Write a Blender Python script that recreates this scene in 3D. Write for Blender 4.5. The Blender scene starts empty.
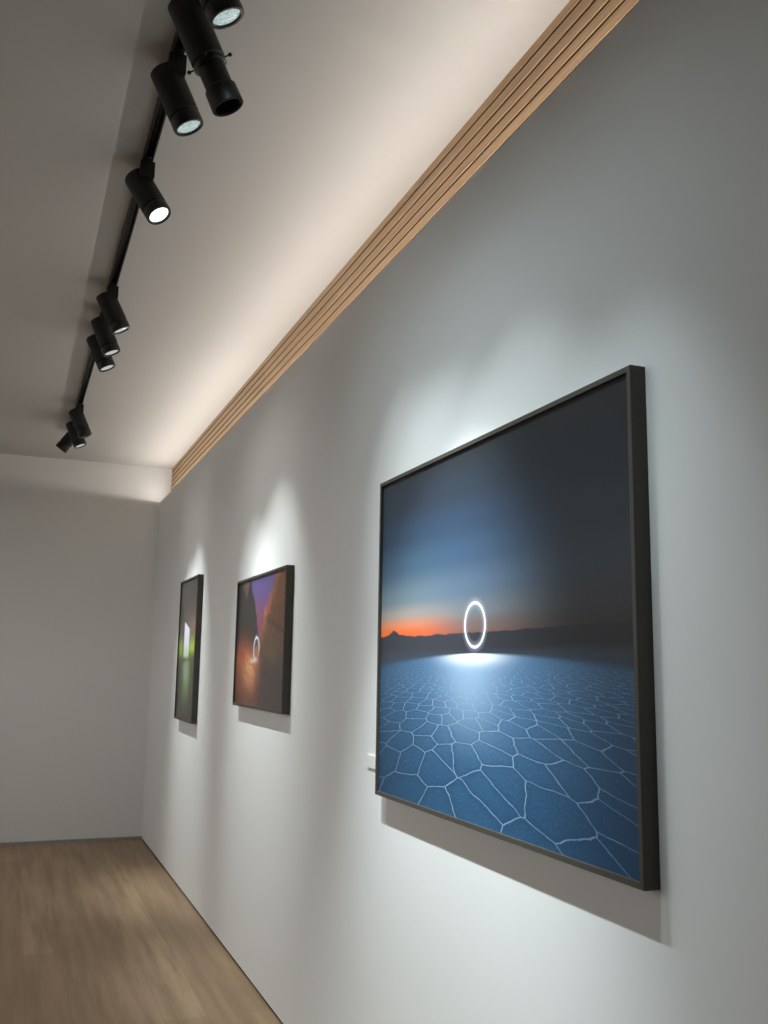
import bpy, bmesh, math
from mathutils import Vector, Matrix

SC = bpy.context.scene
COL = SC.collection

# ------------------------------------------------------------------ measures (metres)
WALL_X = 1.2331          # face of the picture wall
SLAT_X = 1.3287          # face of the slatted strip, set back behind the wall's top edge
BACK_Y = 9.0421          # back wall
WALL_TOP = 3.0637
CEIL_Z = 3.4036
LEFT_X = -3.4
NEAR_Y = -2.6
TRACK_X = 0.342
PIVOT_Z = 3.281


# ------------------------------------------------------------------ helpers
def lin(c):
    c = c / 255.0
    return c / 12.92 if c <= 0.04045 else ((c + 0.055) / 1.055) ** 2.4


def rgb(r, g, b, k=1.0):
    return (min(lin(r) * k, 1), min(lin(g) * k, 1), min(lin(b) * k, 1), 1.0)


class Nodes:
    """Small expression builder on a material's node tree."""
    def __init__(self, name, rough=0.5, spec=0.5):
        self.m = bpy.data.materials.new(name)
        self.m.use_nodes = True
        self.t = self.m.node_tree
        self.b = self.t.nodes['Principled BSDF']
        self.b.inputs['Roughness'].default_value = rough
        self.b.inputs['Specular IOR Level'].default_value = spec

    def new(self, kind):
        return self.t.nodes.new(kind)

    def put(self, sock, v):
        if isinstance(v, bpy.types.NodeSocket):
            self.t.links.new(v, sock)
        else:
            sock.default_value = v

    def math(self, op, a, b=0.0, c=0.0, clamp=False):
        n = self.new('ShaderNodeMath'); n.operation = op; n.use_clamp = clamp
        self.put(n.inputs[0], a); self.put(n.inputs[1], b); self.put(n.inputs[2], c)
        return n.outputs[0]

    def add(self, a, b): return self.math('ADD', a, b)
    def sub(self, a, b): return self.math('SUBTRACT', a, b)
    def mul(self, a, b): return self.math('MULTIPLY', a, b)
    def div(self, a, b): return self.math('DIVIDE', a, b)
    def sqrt(self, a): return self.math('SQRT', a)

    def step(self, e0, e1, x):
        n = self.new('ShaderNodeMapRange'); n.interpolation_type = 'SMOOTHSTEP'
        self.put(n.inputs[0], x); self.put(n.inputs[1], e0); self.put(n.inputs[2], e1)
        n.inputs[3].default_value = 0.0; n.inputs[4].default_value = 1.0
        return n.outputs[0]

    def gauss(self, x, mu, s):
        d = self.div(self.sub(x, mu), s)
        return self.math('POWER', math.e, self.mul(self.mul(d, d), -0.5))

    def mix(self, f, a, b, mode='MIX'):
        n = self.new('ShaderNodeMix'); n.data_type = 'RGBA'; n.blend_type = mode
        self.put(n.inputs[0], f); self.put(n.inputs[6], a); self.put(n.inputs[7], b)
        return n.outputs[2]

    def ramp(self, x, stops, interp='LINEAR'):
        n = self.new('ShaderNodeValToRGB'); n.color_ramp.interpolation = interp
        e = n.color_ramp.elements
        while len(e) < len(stops): e.new(0.5)
        for el, (p, c) in zip(e, stops): el.position = p; el.color = c
        self.put(n.inputs[0], x)
        return n.outputs[0]

    def uv(self):
        n = self.new('ShaderNodeTexCoord'); s = self.new('ShaderNodeSeparateXYZ')
        self.t.links.new(n.outputs['UV'], s.inputs[0])
        return s.outputs[0], s.outputs[1]

    def objc(self):
        return self.new('ShaderNodeTexCoord').outputs['Object']

    def comb(self, x, y, z=0.0):
        n = self.new('ShaderNodeCombineXYZ')
        self.put(n.inputs[0], x); self.put(n.inputs[1], y); self.put(n.inputs[2], z)
        return n.outputs[0]

    def noise(self, vec, scale, detail=3.0, rough=0.5):
        n = self.new('ShaderNodeTexNoise')
        self.put(n.inputs['Vector'], vec); n.inputs['Scale'].default_value = scale
        n.inputs['Detail'].default_value = detail; n.inputs['Roughness'].default_value = rough
        return n.outputs[0]

    def mapping(self, vec, scale=(1, 1, 1), rot=(0, 0, 0)):
        n = self.new('ShaderNodeMapping'); self.put(n.inputs[0], vec)
        n.inputs['Scale'].default_value = scale; n.inputs['Rotation'].default_value = rot
        return n.outputs[0]

    def bump(self, h, strength=0.1, dist=0.001):
        n = self.new('ShaderNodeBump'); n.inputs['Strength'].default_value = strength
        n.inputs['Distance'].default_value = dist
        self.put(n.inputs['Height'], h)
        self.t.links.new(n.outputs[0], self.b.inputs['Normal'])

    def color(self, c):
        self.put(self.b.inputs['Base Color'], c)
        return self.m


def box(bm, x0, x1, y0, y1, z0, z1):
    v = [bm.verts.new(p) for p in ((x0, y0, z0), (x1, y0, z0), (x1, y1, z0), (x0, y1, z0),
                                   (x0, y0, z1), (x1, y0, z1), (x1, y1, z1), (x0, y1, z1))]
    for f in ((3, 2, 1, 0), (4, 5, 6, 7), (0, 1, 5, 4), (1, 2, 6, 5), (2, 3, 7, 6), (3, 0, 4, 7)):
        bm.faces.new([v[i] for i in f])


def lathe(bm, prof, n=40, mat=Matrix.Identity(4)):
    """Surface of revolution about local Z; prof is a list of (radius, z)."""
    rings = []
    for r, z in prof:
        if r < 1e-6:
            rings.append([bm.verts.new(mat @ Vector((0, 0, z)))])
        else:
            rings.append([bm.verts.new(mat @ Vector((r * math.cos(2 * math.pi * i / n),
                                                     r * math.sin(2 * math.pi * i / n), z))) for i in range(n)])
    for a, b in zip(rings, rings[1:]):
        for i in range(n):
            j = (i + 1) % n
            if len(a) == 1 and len(b) == 1: continue
            if len(a) == 1: bm.faces.new((a[0], b[j], b[i]))
            elif len(b) == 1: bm.faces.new((a[i], a[j], b[0]))
            else: bm.faces.new((a[i], a[j], b[j], b[i]))


def obj(name, bm, mat, parent=None, smooth=None, bevel=0.0):
    bmesh.ops.recalc_face_normals(bm, faces=bm.faces)
    me = bpy.data.meshes.new(name); bm.to_mesh(me); bm.free()
    if smooth is not None:
        for p in me.polygons: p.use_smooth = True
        me.set_sharp_from_angle(angle=math.radians(smooth))
    me.materials.append(mat)
    o = bpy.data.objects.new(name, me); COL.objects.link(o)
    if parent: o.parent = parent
    if bevel:
        b = o.modifiers.new('bevel', 'BEVEL'); b.width = bevel; b.segments = 2; b.limit_method = 'ANGLE'
    return o


def boxes(name, lst, mat, parent=None, bevel=0.0):
    bm = bmesh.new()
    for a in lst: box(bm, *a)
    return obj(name, bm, mat, parent, bevel=bevel)


def thing(name, label, cat, loc=(0, 0, 0), group=None):
    o = bpy.data.objects.new(name, None); COL.objects.link(o)
    o.empty_display_size = 0.05
    o.location = loc; o['label'] = label; o['category'] = cat
    if group: o['group'] = group
    return o


def structure(o, label):
    o['kind'] = 'structure'; o['label'] = label
    return o


# ------------------------------------------------------------------ materials
def plaster(name, c, bump=0.05):
    n = Nodes(name, 0.85, 0.2)
    co = n.objc()
    n.bump(n.noise(co, 160, 4), bump, 0.0006)
    v = n.noise(co, 1.2, 2)
    return n.color(n.mix(v, rgb(*c), rgb(*[x - 4 for x in c])))


M_WALL = plaster('white_wall_paint', (231, 232, 231))
M_CEIL = plaster('white_ceiling_paint', (214, 213, 211))


def oak_floor():
    n = Nodes('oak_floor_planks', 0.42, 0.35)
    co = n.mapping(n.objc(), rot=(0, 0, math.radians(90)))
    br = n.new('ShaderNodeTexBrick'); n.put(br.inputs['Vector'], co)
    br.offset = 0.37; br.inputs['Scale'].default_value = 1.0
    br.inputs['Brick Width'].default_value = 1.9; br.inputs['Row Height'].default_value = 0.19
    br.inputs['Mortar Size'].default_value = 0.0012; br.inputs['Mortar Smooth'].default_value = 0.3
    br.inputs['Bias'].default_value = 0.0
    br.inputs['Color1'].default_value = rgb(176, 151, 121)
    br.inputs['Color2'].default_value = rgb(160, 135, 107)
    br.inputs['Mortar'].default_value = rgb(120, 97, 72)
    g = n.noise(n.mapping(n.objc(), (14, 0.9, 1)), 1.0, 6, 0.6)
    soft = n.noise(n.mapping(n.objc(), (2.6, 0.55, 1)), 1.0, 3, 0.5)
    c = n.mix(n.step(0.35, 0.75, g), br.outputs['Color'], rgb(140, 116, 90))
    c = n.mix(n.mul(n.step(0.38, 0.68, soft), 0.45), c, rgb(132, 108, 83))
    n.put(n.b.inputs['Roughness'], n.add(0.36, n.mul(g, 0.18)))
    n.bump(g, 0.08, 0.001)
    return n.color(c)


def slat_wood(name, tint=0):
    n = Nodes(name, 0.55, 0.3)
    g = n.noise(n.mapping(n.objc(), (30, 0.8, 45)), 1.0, 5, 0.6)
    n.bump(g, 0.08, 0.0006)
    return n.color(n.mix(n.step(0.3, 0.75, g), rgb(204 + tint, 174 + tint, 140 + tint),
                         rgb(184 + tint, 152 + tint, 118 + tint)))


def simple(name, c, rough, spec=0.5, metal=0.0, grain=0.0, scale=300):
    n = Nodes(name, rough, spec); n.b.inputs['Metallic'].default_value = metal
    v = n.noise(n.objc(), scale, 3)
    if grain: n.bump(v, grain, 0.0004)
    return n.color(n.mix(v, rgb(*c), rgb(*[min(255, x + 5) for x in c])))


def emitter(name, c, strength, texture=False):
    n = Nodes(name, 0.2)
    n.color(rgb(20, 22, 22))
    n.b.inputs['Emission Strength'].default_value = strength
    if texture:
        vo = n.new('ShaderNodeTexVoronoi'); vo.inputs['Scale'].default_value = 150
        n.put(vo.inputs['Vector'], n.objc())
        n.put(n.b.inputs['Emission Color'], n.mix(n.step(0.1, 0.75, vo.outputs['Distance']), rgb(*c), rgb(*[x * 0.78 for x in c])))
    else:
        n.b.inputs['Emission Color'].default_value = rgb(*c)
    return n.m


M_FLOOR = oak_floor()
M_OAK = slat_wood('oak_slats')
M_OAKB = slat_wood('oak_slats_darker', -5)
M_GROOVE = simple('dark_groove_shade', (38, 26, 16), 0.9, 0.1)
M_GAP = simple('dark_shadow_gap_strip', (44, 39, 33), 0.8, 0.2)
M_STRIP = simple('grey_base_strip', (150, 151, 148), 0.45, 0.4)
M_BLACK = simple('matt_black_metal', (17, 18, 18), 0.5, 0.45, 0, 0.15)
M_BLACK2 = simple('black_glossier_ring', (13, 14, 14), 0.35, 0.5)
M_FRAME = simple('charcoal_frame_wood', (68, 64, 58), 0.5, 0.35, 0, 0.2, 120)
M_MDF = simple('brown_backing_board', (96, 82, 66), 0.85, 0.2)
M_LABEL = simple('white_label_card', (226, 226, 222), 0.7, 0.3)
M_LENS_ON = emitter('lit_lens_bright', (250, 252, 250), 3.0)
M_LENS_SOFT = emitter('lit_lens_textured', (214, 238, 236), 0.8, True)
M_LENS_DIM = emitter('lit_lens_side', (232, 240, 236), 0.75, True)
M_LENS_OFF = simple('dark_glass_lens', (14, 15, 16), 0.1, 0.6)
M_LED = emitter('warm_led_diffuser', (255, 226, 190), 2.0)


# ---- printed pictures (printing inks on paper: reflectance only)
def dusk_print(K):
    n = Nodes('printed_dusk_salt_flat', 0.4, 0.25)
    u, v = n.uv()
    C = lambda *c: rgb(*c, K)
    sv = n.math('MULTIPLY', n.sub(v, 0.48), 1 / 0.52, clamp=True)

    def sky(st): return n.ramp(sv, [((p - 0.48) / 0.52, C(*c)) for p, c in st], 'EASE')
    left = sky([(0.48, (255, 98, 46)), (0.505, (250, 116, 62)), (0.526, (226, 142, 104)), (0.555, (168, 156, 148)),
                (0.60, (116, 133, 144)), (0.70, (72, 99, 122)), (0.80, (55, 75, 98)), (0.90, (52, 63, 78)), (1.0, (56, 60, 66))])
    midc = sky([(0.48, (126, 84, 76)), (0.51, (118, 100, 96)), (0.545, (112, 118, 124)), (0.61, (86, 105, 126)),
                (0.70, (60, 82, 107)), (0.78, (49, 67, 90)), (0.88, (46, 56, 69)), (1.0, (48, 52, 57))])
    right = sky([(0.48, (42, 40, 41)), (0.55, (45, 46, 51)), (0.62, (41, 48, 58)), (0.72, (34, 42, 52)),
                 (0.85, (31, 37, 43)), (1.0, (36, 39, 41))])
    s = n.mix(n.step(0.12, 0.50, u), left, midc)
    s = n.mix(n.step(0.42, 0.86, u), s, right)
    # far hills
    nz = n.sub(n.noise(n.comb(n.mul(u, 26), 3.3), 1.0, 4), 0.5)
    hill = n.add(0.489, n.mul(nz, 0.011))
    hill = n.add(hill, n.mul(n.gauss(u, 0.089, 0.016), 0.017))
    hill = n.add(hill, n.mul(n.gauss(u, 0.09, 0.06), 0.006))
    hill = n.add(hill, n.mul(n.step(0.6, 0.9, u), 0.003))
    land = n.mix(n.step(0.25, 0.85, u), C(60, 62, 70), C(30, 32, 36))
    land = n.mix(n.mul(n.step(0.455, 0.43, v), 0.3), land, C(66, 84, 102))
    pic = n.mix(n.step(-0.0016, 0.0016, n.sub(hill, v)), s, land)
    # salt flat
    fl = n.sub(0.462, v)                                      # depth below the eye line
    t = n.math('MAXIMUM', fl, 0.012)
    wob = n.new('ShaderNodeTexNoise'); wob.inputs['Scale'].default_value = 2.6; wob.inputs['Detail'].default_value = 5
    X = n.div(n.mul(n.sub(u, 0.45), 1.9), t)
    Y = n.div(1.15, t)
    base = n.comb(X, Y)
    n.put(wob.inputs['Vector'], base)
    sc = n.new('ShaderNodeVectorMath'); sc.operation = 'MULTIPLY_ADD'
    n.put(sc.inputs[0], wob.outputs['Color']); sc.inputs[1].default_value = (0.15, 0.15, 0); n.put(sc.inputs[2], base)
    vo = n.new('ShaderNodeTexVoronoi'); vo.voronoi_dimensions = '2D'; vo.feature = 'DISTANCE_TO_EDGE'; vo.inputs['Scale'].default_value = 1.3
    vo.inputs['Randomness'].default_value = 0.78
    n.put(vo.inputs['Vector'], sc.outputs[0])
    dist = vo.outputs['Distance']
    near = n.step(0.06, 0.40, fl)
    line = n.sub(1.0, n.step(n.sub(0.006, n.mul(near, 0.003)), n.sub(0.052, n.mul(near, 0.036)), dist))
    halo = n.sub(1.0, n.step(0.0, 0.22, dist))
    grit = n.noise(n.comb(n.mul(u, 150), n.mul(v, 150)), 1.0, 4, 0.65)
    glow = n.mul(n.gauss(u, 0.47, 0.085), n.step(0.13, 0.42, v))
    wide = n.gauss(u, 0.46, 0.30)
    body = n.mix(n.step(0.06, 0.40, v), C(46, 92, 130), C(76, 116, 154))
    body = n.mix(n.mul(n.sub(1.0, wide), 0.95), body, C(32, 56, 82))
    body = n.mix(n.mul(n.step(0.45, 0.72, grit), n.mul(wide, 0.30)), body, C(108, 156, 188))
    body = n.mix(n.mul(halo, 0.35), body, C(38, 72, 106))
    body = n.mix(n.mul(glow, 0.6), body, C(178, 208, 234))
    lc = n.mix(wide, C(88, 116, 142), C(150, 182, 210))
    pat = n.mix(n.mul(line, n.add(0.30, n.mul(n.step(0.02, 0.10, fl), 0.70))), body, lc)
    hot = n.mul(n.gauss(u, 0.485, 0.075), n.gauss(v, 0.430, 0.016))
    pat = n.mix(n.math('MULTIPLY', hot, 1.25, clamp=True), pat, C(245, 250, 255))
    edge = n.sub(0.437, n.mul(n.mul(n.sub(u, 0.49), n.sub(u, 0.49)), 0.10))
    fade = n.add(0.003, n.mul(n.math('ABSOLUTE', n.sub(u, 0.485)), 0.05))
    pic = n.mix(n.step(0.0, fade, n.sub(edge, v)), pic, pat)
    # ring
    dx = n.mul(n.sub(u, 0.4935), 1.4798); dy = n.mul(n.sub(v, 0.5085), 1.0738)
    rr = n.sqrt(n.add(n.mul(dx, dx), n.mul(dy, dy)))
    d = n.math('ABSOLUTE', n.sub(rr, 0.0615))
    pic = n.mix(n.mul(n.sub(1.0, n.step(0.0, 0.022, d)), 0.25), pic, C(214, 216, 240))
    pic = n.mix(n.sub(1.0, n.step(0.0018, 0.0056, d)), pic, (0.93, 0.93, 0.95, 1))
    return n.color(pic)


def canyon_print(K):
    n = Nodes('printed_red_canyon', 0.30, 0.4)
    u, v = n.uv()
    C = lambda *c: rgb(*c, K)
    nz = n.sub(n.noise(n.comb(n.mul(u, 9), n.mul(v, 6)), 1.0, 6), 0.5)
    sw = n.noise(n.comb(n.mul(u, 3.2), n.mul(v, 2.6), 4.0), 1.0, 3)
    band = n.math('SINE', n.mul(sw, 46))
    # sky
    sky = n.mix(n.step(0.60, 0.90, v), C(140, 78, 98), C(104, 90, 146))
    sky = n.mix(n.step(0.34, 0.20, u), sky, C(112, 90, 92))
    # left dark rock with a notch, and a spire
    ledge = n.add(n.add(0.315, n.mul(n.sub(0.97, v), 0.46)), n.mul(nz, 0.10))
    dark = n.mix(n.step(0.35, 0.75, v), C(68, 56, 54), C(56, 55, 52))
    notch = n.mul(n.step(0.80, 0.97, v), 0.105)
    inno = n.mul(n.step(0.0, 0.012, n.sub(n.add(0.215, n.mul(notch, 0.45)), u)),
                 n.step(0.0, 0.012, n.sub(u, n.sub(0.212, notch))))
    inno = n.mul(inno, n.step(0.81, 0.83, v))
    lmask = n.mul(n.step(0.0, 0.03, n.sub(ledge, u)), n.sub(1.0, inno))
    pic = n.mix(lmask, sky, dark)
    # right brown rock
    redge = n.add(n.add(0.515, n.mul(n.sub(v, 0.54), 0.66)), n.mul(nz, 0.13))
    rock = n.mix(n.step(0.62, 0.30, v), C(124, 82, 56), C(80, 66, 64))
    rock = n.mix(n.mul(n.step(0.1, 0.9, band), 0.35), rock, C(86, 68, 60))
    rock = n.mix(n.mul(n.gauss(n.sub(u, redge), 0.02, 0.035), 0.55), rock, C(176, 116, 84))
    crack = n.sub(n.add(v, n.mul(u, 0.38)), n.add(0.908, n.mul(nz, 0.03)))
    rock = n.mix(n.mul(n.gauss(crack, 0.0, 0.016), 0.85), rock, C(58, 48, 44))
    pic = n.mix(n.step(-0.01, 0.02, n.sub(u, redge)), pic, rock)
    pic = n.mix(n.mul(n.mul(n.gauss(u, 0.615, 0.022), n.gauss(v, 0.70, 0.035)), 0.8), pic, C(214, 120, 78))
    pic = n.mix(n.mul(n.mul(n.gauss(u, 0.69, 0.02), n.gauss(v, 0.78, 0.05)), 0.6), pic, C(190, 112, 80))
    pic = n.mix(n.mul(n.mul(n.gauss(u, 0.76, 0.10), n.gauss(v, 0.42, 0.08)), 0.6), pic, C(104, 90, 62))
    # lit orange ground, lower left
    g = n.mul(n.step(0.50, 0.34, n.add(v, n.mul(nz, 0.25))), n.step(0.62, 0.36, n.add(u, n.mul(nz, 0.2))))
    ground = n.mix(n.step(0.40, 0.02, v), C(205, 112, 72), C(128, 76, 60))
    ground = n.mix(n.mul(n.step(-0.2, 0.9, band), 0.42), ground, C(104, 70, 56))
    ground = n.mix(n.mul(n.gauss(u, 0.33, 0.09), n.gauss(v, 0.30, 0.09)), ground, C(236, 172, 120))
    ground = n.mix(n.mul(n.gauss(u, 0.0, 0.11), 0.5), ground, C(78, 62, 56))
    pic = n.mix(g, pic, ground)
    pic = n.mix(n.mul(n.mul(n.gauss(u, 0.18, 0.12), n.gauss(v, 0.43, 0.07)), 0.6), pic, C(190, 96, 60))
    # broken rock texture
    tx = n.noise(n.comb(n.mul(u, 22), n.mul(v, 15), 2.0), 1.0, 6, 0.65)
    cr = n.math('ABSOLUTE', n.sub(n.noise(n.comb(n.add(n.mul(u, 7), n.mul(v, 5)), n.mul(v, 9), 7.0), 1.0, 4), 0.5))
    rocky = n.sub(1.0, n.mul(n.step(-0.01, 0.01, n.sub(u, ledge)), n.step(0.01, -0.01, n.sub(u, redge))))
    pic = n.mix(n.mul(n.mul(n.step(0.42, 0.72, tx), 0.38), rocky), pic, n.mix(0.45, pic, (0, 0, 0, 1)))
    pic = n.mix(n.mul(n.mul(n.step(0.022, 0.0, cr), 0.5), rocky), pic, C(54, 44, 42))
    # bright loop
    dx = n.mul(n.sub(u, 0.456), 1.041); dy = n.mul(n.sub(v, 0.443), 0.693)
    rr = n.sqrt(n.add(n.mul(dx, dx), n.mul(dy, dy)))
    d = n.math('ABSOLUTE', n.sub(rr, 0.0575))
    part = n.step(0.05, 0.0, n.sub(n.mul(dx, 0.8), n.add(dy, 0.038)))
    pic = n.mix(n.mul(n.sub(1.0, n.step(0.0, 0.028, d)), n.mul(part, 0.35)), pic, C(190, 200, 220))
    pic = n.mix(n.mul(n.sub(1.0, n.step(0.0035, 0.009, d)), part), pic, C(226, 240, 250))
    pic = n.mix(n.mul(n.gauss(u, 0.40, 0.05), n.gauss(v, 0.355, 0.012)), pic, C(240, 206, 176))
    return n.color(pic)


def forest_print(K):
    n = Nodes('printed_dark_green_night', 0.28, 0.45)
    u, v = n.uv()
    C = lambda *c: rgb(*c, K)
    nz = n.sub(n.noise(n.comb(n.mul(u, 6), n.mul(v, 8)), 1.0, 4), 0.5)
    pic = n.ramp(v, [(0.0, C(62, 62, 54)), (0.30, C(66, 70, 58)), (0.43, C(66, 66, 56)), (0.60, C(84, 76, 76)),
                     (0.80, C(72, 69, 65)), (1.0, C(72, 71, 64))])
    pic = n.mix(n.mul(n.gauss(u, 0.85, 0.22), n.gauss(v, 0.66, 0.07)), pic, C(136, 108, 96))
    pic = n.mix(n.math('MULTIPLY', n.mul(n.add(n.gauss(u, 0.80, 0.16), n.mul(n.gauss(u, 0.10, 0.14), 0.6)),
                                       n.gauss(v, 0.505, 0.05)), 1.0, clamp=True), pic, C(176, 208, 58))
    pic = n.mix(n.mul(n.step(0.60, 0.62, u), n.mul(n.step(0.50, 0.44, v), 0.6)), pic, C(60, 60, 54))
    # pale falling streak below
    pic = n.mix(n.mul(n.gauss(n.add(u, n.mul(nz, 0.25)), 0.52, 0.13), n.mul(n.step(0.02, 0.38, v), n.step(0.46, 0.42, v))), pic, C(138, 164, 96))
    pic = n.mix(n.mul(n.gauss(n.add(u, n.mul(nz, 0.3)), 0.46, 0.07), n.mul(n.step(0.26, 0.30, v), n.step(0.44, 0.36, v))), pic, C(142, 160, 160))
    pic = n.mix(n.mul(n.gauss(v, 0.425, 0.012), 0.55), pic, C(58, 60, 54))
    # white standing shaft with a slanting head
    top = n.sub(0.765, n.mul(u, 0.20))
    sh = n.mul(n.step(0.30, 0.33, u), n.step(0.63, 0.58, u))
    sh = n.mul(sh, n.mul(n.step(0.0, 0.012, n.sub(top, v)), n.step(0.425, 0.46, v)))
    pic = n.mix(sh, pic, n.mix(n.step(0.45, 0.54, v), C(196, 216, 176), C(226, 222, 240)))
    return n.color(pic)


# ------------------------------------------------------------------ the room
structure(boxes('floor', [(LEFT_X - 1.0, SLAT_X + 0.1, NEAR_Y, BACK_Y + 0.1, -0.1, 0.0)], M_FLOOR), 'oak plank floor')
structure(boxes('ceiling', [(LEFT_X, SLAT_X + 0.1, NEAR_Y, BACK_Y + 0.1, CEIL_Z, CEIL_Z + 0.1)], M_CEIL), 'white painted ceiling')
structure(boxes('wall_back', [(LEFT_X, SLAT_X + 0.1, BACK_Y, BACK_Y + 0.1, 0.0, CEIL_Z)], M_WALL), 'plain white back wall')
structure(boxes('wall_left', [(LEFT_X - 0.1, LEFT_X, 8.2, BACK_Y + 0.1, 0.0, CEIL_Z), (LEFT_X - 0.1, LEFT_X, 2.6, 8.2, 0.0, 1.5),
                                (LEFT_X - 0.1, LEFT_X, 2.6, 8.2, 3.3, CEIL_Z),
                                (LEFT_X - 0.1, LEFT_X, NEAR_Y, 2.6, 0.0, CEIL_Z)], M_WALL), 'white left wall with a high wide opening added to let in fill light')  # unseen window opening, added to brighten the picture wall opposite
structure(boxes('wall_near', [(LEFT_X - 0.1, SLAT_X + 0.1, NEAR_Y - 0.1, NEAR_Y, 0.0, CEIL_Z)], M_WALL), 'white wall behind the viewer')
# picture wall: a lining that stops short of the ceiling, with a shallow channel behind its top lip
LIP = 0.012
structure(boxes('wall_right', [
    (WALL_X, SLAT_X + 0.02, NEAR_Y, BACK_Y, 0.014, WALL_TOP - 0.012),
    (WALL_X, WALL_X + LIP, NEAR_Y, BACK_Y, WALL_TOP - 0.012, WALL_TOP)], M_WALL), 'white picture wall that stops below the ceiling')
structure(boxes('wall_right_upper', [(SLAT_X + 0.02, SLAT_X + 0.1, NEAR_Y, BACK_Y, 0.0, CEIL_Z)], M_WALL), 'wall behind the slatted strip')
structure(boxes('shadow_gap_right', [(WALL_X + 0.006, SLAT_X, NEAR_Y, BACK_Y, 0.0, 0.014)], M_GAP), 'recessed strip coloured dark as the shadow gap under the picture wall')  # dark colour stands in for the shade in the recess
structure(boxes('baseboard_back', [(LEFT_X, WALL_X, BACK_Y - 0.012, BACK_Y, 0.0, 0.024)], M_STRIP), 'thin grey strip at the foot of the back wall')

# slatted oak strip: two runs that meet at a joint
GROOVES = [3.3680, 3.3206, 3.2744, 3.2297, 3.1825, 3.136, 3.09]


def slat_run(name, y0, y1, mat, dx, dz, label):
    zs = [CEIL_Z] + [g + dz for g in GROOVES]
    lst = []
    for a, b in zip(zs, zs[1:]):
        top = a if a == CEIL_Z else a - 0.0052
        lst.append((SLAT_X + dx, SLAT_X + 0.013, y0, y1, b + 0.0052, top))
    o = boxes(name, lst, mat, bevel=0.0008)
    boxes('groove_backing', [(SLAT_X + 0.0032, SLAT_X + 0.0195, y0, y1, 3.075, CEIL_Z)], M_GROOVE, o)  # near-flush dark backing: the shade inside the grooves is put into its colour
    return structure(o, label)


JOINT = 5.461
slat_run('trim_1', NEAR_Y, JOINT - 0.001, M_OAK, 0.0, 0.0, 'nearer run of the grooved oak strip along the ceiling edge')
slat_run('trim_2', JOINT + 0.001, BACK_Y - 0.002, M_OAKB, 0.002, 0.0015, 'farther run of the grooved oak strip along the ceiling edge')

# ------------------------------------------------------------------ framed pictures
def picture(name, label, y0, y1, z0, z1, pmat, depth=0.04, face=0.013, lip=0.009):
    t = thing(name, label, 'picture', (WALL_X, (y0 + y1) / 2, z0), 'framed photographs on the picture wall')
    w = y1 - y0; h = z1 - z0
    bm = bmesh.new()
    xs_b, xs_f = -0.0005, -depth
    # mitred rails: outer ring, front ring, inner ring, inner-back ring
    def ring(x, ins): return [bm.verts.new((x, s * (w / 2 - ins), q)) for s, q in ((-1, ins), (1, ins), (1, h - ins), (-1, h - ins))]
    R = [ring(xs_b, 0), ring(xs_f + 0.0012, 0), ring(xs_f, 0.0012), ring(xs_f, face), ring(xs_b, face)]
    for a, b in zip(R, R[1:] + R[:1]):
        for i in range(4):
            j = (i + 1) % 4
            bm.faces.new((a[i], a[j], b[j], b[i]))
    obj('frame', bm, M_FRAME, t)
    # print: thin sheet with UV (0..1, image left = +y)
    bm = bmesh.new()
    xf = xs_f + lip
    g = face - 0.0005
    box(bm, xf, xf + 0.003, -w / 2 + g, w / 2 - g, g, h - g)
    ul = bm.loops.layers.uv.new('UVMap')
    for f in bm.faces:
        for l in f.loops:
            l[ul].uv = ((w / 2 - l.vert.co.y) / w, l.vert.co.z / h)
    obj('picture_print', bm, pmat, t)
    boxes('backing_board', [(xf + 0.003, xf + 0.009, -w / 2 + g, w / 2 - g, g, h - g)], M_MDF, t)
    return t


picture('framed_photograph', 'large charcoal framed photograph of a white ring above a cracked blue salt flat at dusk',
        1.6268, 3.1066, 1.1263, 2.2001, dusk_print(0.85))
picture('framed_photograph', 'middle framed photograph of orange rocks under a purple sky with a small white loop',
        4.3237, 5.3647, 1.3311, 2.0241, canyon_print(0.8))
picture('framed_photograph', 'tall narrow dark framed photograph with a white shaft and green glow, nearest the back wall',
        6.6209, 7.3449, 1.1513, 2.1752, forest_print(0.95))

lb = boxes('wall_label', [(WALL_X - 0.006, WALL_X - 0.0003, 3.13, 3.281, 1.1985, 1.243)], M_LABEL, bevel=0.0006)
lb['label'] = 'small white caption plate on the wall just left of the large framed photograph'
lb['category'] = 'label'

# ------------------------------------------------------------------ lighting track
trk = thing('lighting_track', 'long black lighting track running along the white ceiling', 'track', (TRACK_X, 0, CEIL_Z))
T0, T1 = -0.6, 7.86
hw = 0.0175
boxes('rail', [(-hw, hw, T0, T1, -0.008, -0.0004), (-hw, -hw + 0.006, T0, T1, -0.033, -0.008), (hw - 0.006, hw, T0, T1, -0.033, -0.008)],
      M_BLACK, trk)
boxes('conductor_strip', [(-0.0045, 0.0045, T0, T1, -0.016, -0.008)], M_BLACK2, trk)
boxes('end_cap', [(-hw - 0.001, hw + 0.001, T1, T1 + 0.012, -0.034, -0.0004)], M_BLACK, trk)
boxes('end_cap', [(-hw - 0.001, hw + 0.001, T0 - 0.012, T0, -0.034, -0.0004)], M_BLACK, trk)

HEAD_L, HEAD_R, HEAD_K = 0.193, 0.0475, 0.3165
ARM = dict(group='black spotlights on the ceiling track')


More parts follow.
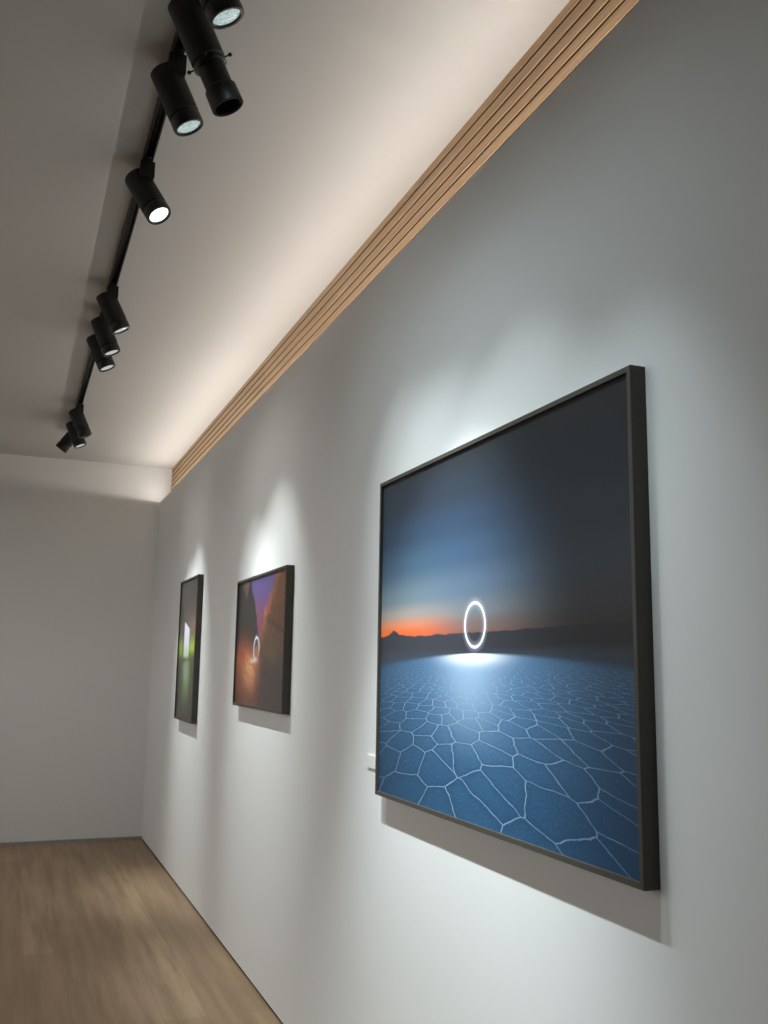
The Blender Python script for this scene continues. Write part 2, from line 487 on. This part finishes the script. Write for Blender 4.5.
def spotlight(y, az, tilt, label, lens_mat, kind='plain', watts=0.0, cone=40, blend=1.0, color=(0.91, 0.99, 0.99), aim=None, lens_r=0.0365, x=0.3375, oval=0.55, spill=5.5, spill_color=(0.76, 0.94, 1.0)):
    t = thing('track_spotlight', label, 'spotlight', (x, y, PIVOT_Z), 'black spotlights on the ceiling track')
    top = CEIL_Z - PIVOT_Z
    boxes('track_adapter', [(-0.021, 0.031, -0.050, 0.078, 0.028, top - 0.034),
                            (-0.0105 + (TRACK_X - x), 0.0105 + (TRACK_X - x), -0.07, 0.045, top - 0.034, top - 0.0175)], M_BLACK, t, bevel=0.002)
    a, b = math.radians(az), math.radians(tilt)
    d = Vector((math.cos(b) * math.cos(a), math.cos(b) * math.sin(a), -math.sin(b)))
    q = d.to_track_quat('Z', 'Y')
    # stem: swivel plate from adapter to the head
    bm = bmesh.new()
    box(bm, -0.016, 0.016, -0.016, 0.016, 0.020, 0.050)
    lathe(bm, [(0, 0.040), (0.019, 0.040), (0.019, 0.052), (0, 0.052)], 24)
    obj('pivot_arm', bm, M_BLACK, t, 35)
    R4 = q.to_matrix().to_4x4()
    s0 = -HEAD_K * HEAD_L
    r = HEAD_R
    E = HEAD_L + s0

    def lath(name, prof, mat, par, n=48):
        bm = bmesh.new(); lathe(bm, prof, n, R4); return obj(name, bm, mat, par, 35)
    if kind in ('plain', 'hood'):
        e = s0 + 0.150
        hous = lath('housing', [(0, s0), (r - 0.003, s0), (r, s0 + 0.003), (r, e), (r - 0.003, e + 0.002), (0, e + 0.002)], M_BLACK, t)
        ring_end = E + (0.012 if kind == 'hood' else 0.0)
        deep = 0.045 if kind == 'hood' else 0.006
        lath('front_ring', [(r - 0.005, e + 0.002), (r - 0.005, e + 0.006), (r - 0.001, e + 0.007), (r, e + 0.010), (r, ring_end - 0.004),
                            (r - 0.002, ring_end), (lens_r + 0.002, ring_end), (lens_r, ring_end - 0.003), (lens_r, ring_end - deep - 0.003),
                            (r - 0.009, e + 0.002)], M_BLACK2, t)
        lz = ring_end - deep
        lath('lens', [(0, lz + 0.003), (lens_r * 0.6, lz + 0.002), (lens_r, lz), (lens_r, lz - 0.0025), (0, lz - 0.0025)], lens_mat, t)
        # cooling slot and knurl marks on the back cap
        bm = bmesh.new()
        for k in range(12):
            an = 2 * math.pi * k / 12
            m = R4 @ Matrix.Rotation(an, 4, 'Z') @ Matrix.Translation((r * 0.62, 0, s0))
            vs = len(bm.verts)
            bm2 = bmesh.new(); box(bm2, -0.012, 0.012, -0.0015, 0.0015, -0.0012, 0.001); bm2.transform(m)
            me = bpy.data.meshes.new('tmp'); bm2.to_mesh(me); bm2.free(); bm.from_mesh(me); bpy.data.meshes.remove(me)
        obj('cooling_fin', bm, M_BLACK2, hous)
    else:   # framing projector: body, shutter collar with four knobs, focusing barrel
        L0 = s0 + 0.004
        cz = E - 0.005
        hous = lath('housing', [(0, L0), (r - 0.003, L0), (r, L0 + 0.003), (r, cz - 0.010), (r - 0.004, cz - 0.007), (0, cz - 0.007)], M_BLACK, t)
        lath('shutter_collar', [(0, cz - 0.007), (r - 0.006, cz - 0.007), (r - 0.006, cz - 0.002), (r - 0.001, cz), (r - 0.001, cz + 0.008), (r - 0.010, cz + 0.011), (0, cz + 0.011)], M_BLACK2, t)
        for k in range(4):
            an = math.radians(20 + 90 * k)
            bm = bmesh.new()
            m = R4 @ Matrix.Translation((0, 0, cz - 0.001)) @ Matrix.Rotation(an, 4, 'Z') @ Matrix.Rotation(math.radians(90), 4, 'Y')
            lathe(bm, [(0, r - 0.012), (0.0022, r - 0.012), (0.0022, r + 0.008), (0.0050, r + 0.010), (0.0055, r + 0.014), (0.004, r + 0.018), (0, r + 0.019)], 14, m)
            obj('shutter_knob', bm, M_BLACK, t, 35)
        b1 = cz + 0.011
        rb = r * 0.80
        lath('focus_barrel', [(0, b1), (rb, b1), (rb, b1 + 0.062), (rb + 0.006, b1 + 0.066), (rb + 0.007, b1 + 0.118), (rb + 0.005, b1 + 0.120),
                              (rb + 0.001, b1 + 0.120), (rb - 0.002, b1 + 0.116), (rb - 0.002, b1 + 0.075), (0, b1 + 0.075)], M_BLACK, t)
        lath('lens', [(0, b1 + 0.084), (rb * 0.6, b1 + 0.081), (rb - 0.003, b1 + 0.076), (0, b1 + 0.0755)], lens_mat, t)
        lz = b1 + 0.116
    if watts:
        L = bpy.data.lights.new('spot_beam', 'SPOT')
        L.energy = watts; L.color = color; L.spot_size = math.radians(cone); L.spot_blend = blend; L.shadow_soft_size = 0.022
        lo = bpy.data.objects.new('spot_beam', L); COL.objects.link(lo); lo.parent = t
        p = d * (lz + 0.012)
        lo.location = p
        dd = d if aim is None else (Vector(aim) - (Vector((x, y, PIVOT_Z)) + p)).normalized()
        lo.rotation_euler = dd.to_track_quat('-Z', 'Y').to_euler()
        lo.scale = (oval, 1.0, 1.0)            # oval-flood lens: the beam is taller than it is wide
        if spill:
            L = bpy.data.lights.new('spot_spill', 'SPOT')       # faint wide scatter of the same lens
            L.energy = spill; L.color = spill_color; L.spot_size = math.radians(125); L.spot_blend = 1.0; L.shadow_soft_size = 0.025
            so = bpy.data.objects.new('spot_spill', L); COL.objects.link(so); so.parent = t
            so.location = p; so.rotation_euler = lo.rotation_euler
    return t


W = 1.0
spotlight(1.52, 14, 65, 'nearest black track spotlight, hanging above the right end of the large picture', M_LENS_SOFT, watts=42 * W, cone=50, oval=0.85, color=(0.80, 0.95, 1.0))
spotlight(2.160, 2, 64, 'black track spotlight cut off by the top edge of the photo, pale lens showing', M_LENS_SOFT, watts=46 * W, cone=56, oval=1.00, color=(0.86, 0.97, 1.0))
spotlight(2.372, -5, 65, 'black framing projector spotlight with a narrow focusing barrel and small side knobs', M_LENS_OFF, 'projector', aim=(WALL_X, 2.62, 0.68), watts=300 * W, cone=56, oval=1.00, color=(0.86, 0.97, 1.0))
spotlight(2.700, -5.3, 64.9, 'large black track spotlight with a pale textured lens, just behind the framing projector', M_LENS_SOFT, watts=44 * W, cone=60, oval=1.00, color=(0.86, 0.97, 1.0))
spotlight(3.368, -35.5, 57.7, 'black track spotlight standing alone with a bright white round lens', M_LENS_ON, watts=42 * W, cone=55, oval=0.95, color=(0.86, 0.97, 1.0))
spotlight(4.617, 2, 62.5, 'nearest of the three overlapping black spotlights halfway along the track', M_LENS_DIM, watts=72 * W, cone=52, oval=1.05, spill=4.5, spill_color=(1.0, 0.97, 0.93))
spotlight(4.983, -6.6, 67.2, 'middle of the three overlapping black spotlights halfway along the track', M_LENS_DIM, watts=80 * W, cone=50, oval=1.00, spill=4.5, spill_color=(1.0, 0.97, 0.93))
spotlight(5.272, -10.6, 65.1, 'farthest of the three overlapping black spotlights halfway along the track', M_LENS_DIM, watts=66 * W, cone=50, oval=0.90, spill=4.5, spill_color=(1.0, 0.97, 0.93))
spotlight(6.93, -6, 65, 'nearest black spotlight of the far group, square-on with no lit lens showing', M_LENS_OFF, 'hood', watts=120 * W, cone=50, oval=0.85, spill=4.5, spill_color=(1.0, 0.97, 0.93))
spotlight(7.325, -14.2, 66.4, 'black spotlight in the far group with a small lit lens', M_LENS_DIM, watts=110 * W, cone=50, oval=0.85, spill=4.5, spill_color=(1.0, 0.97, 0.93))
spotlight(7.50, 160, 52, 'farthest black spotlight at the track end, turned away from the pictures to the left', M_LENS_OFF, 'hood')

# ------------------------------------------------------------------ cove light behind the wall's top lip
cove = thing('led_strip', 'warm light strip hidden in the channel behind the top edge of the picture wall', 'light strip', (1.2595, 0, WALL_TOP - 0.012))
boxes('aluminium_channel', [(-0.011, 0.011, 1.68, BACK_Y - 0.08, 0.0003, 0.0060)], M_STRIP, cove)
boxes('diffuser', [(-0.008, 0.008, 1.70, BACK_Y - 0.10, 0.0060, 0.0075)], M_LED, cove)
COVE_W = 18.0
CTILT = -42
CA = (1.7, 9.0)
for y0, y1, k in ((1.7, 3.4, 0.95), (3.4, 5.4, 0.95), (5.4, 8.94, 1.1)):
    L = bpy.data.lights.new('cove_glow', 'AREA'); L.shape = 'RECTANGLE'; L.size = 0.003; L.size_y = y1 - y0
    L.energy = COVE_W * k * (y1 - y0) / 7.3; L.color = (1.0, 0.93, 0.85)
    lo = bpy.data.objects.new('cove_glow', L); COL.objects.link(lo); lo.parent = cove
    lo.location = (0.002, (y0 + y1) / 2, 0.0108)
    lo.rotation_euler = (math.radians(180), math.radians(CTILT), 0)

# ------------------------------------------------------------------ daylight added as fill, let in by the made-up opening in the left wall
w = bpy.data.worlds.new('daylight'); SC.world = w; w.use_nodes = True
nt = w.node_tree
bg = nt.nodes['Background']
tc = nt.nodes.new('ShaderNodeTexCoord'); sp = nt.nodes.new('ShaderNodeSeparateXYZ'); cr = nt.nodes.new('ShaderNodeValToRGB')
nt.links.new(tc.outputs['Generated'], sp.inputs[0]); nt.links.new(sp.outputs[2], cr.inputs[0]); nt.links.new(cr.outputs[0], bg.inputs[0])
cr.color_ramp.elements[0].position = 0.0; cr.color_ramp.elements[0].color = (0.12, 0.115, 0.11, 1)      # ground outside
cr.color_ramp.elements[1].position = 0.03; cr.color_ramp.elements[1].color = (1.0, 0.985, 0.97, 1)       # bright overcast
bg.inputs[1].default_value = 2.2

# ------------------------------------------------------------------ camera
cam = bpy.data.cameras.new('camera'); co = bpy.data.objects.new('camera', cam); COL.objects.link(co)
yaw, pitch, roll, fpx = 0.3714, 0.1632, 0.0164, 946.4
fwd = Vector((math.sin(yaw) * math.cos(pitch), math.cos(yaw) * math.cos(pitch), math.sin(pitch)))
rt = Vector((math.cos(yaw), -math.sin(yaw), 0)); up = rt.cross(fwd)
r2 = math.cos(roll) * rt + math.sin(roll) * up
u2 = -math.sin(roll) * rt + math.cos(roll) * up
m3 = Matrix((r2, u2, -fwd)).transposed()
co.matrix_world = Matrix.Translation((0, 0, 1.55)) @ m3.to_4x4()
cam.sensor_fit = 'VERTICAL'; cam.sensor_height = 24.0; cam.lens = 24.0 * fpx / 1024.0
cam.clip_start = 0.05
SC.camera = co

SC.view_settings.view_transform = 'Standard'
SC.view_settings.look = 'None'
SC.view_settings.exposure = 0.0
SC.view_settings.gamma = 1.0
SC.view_settings.use_curve_mapping = False
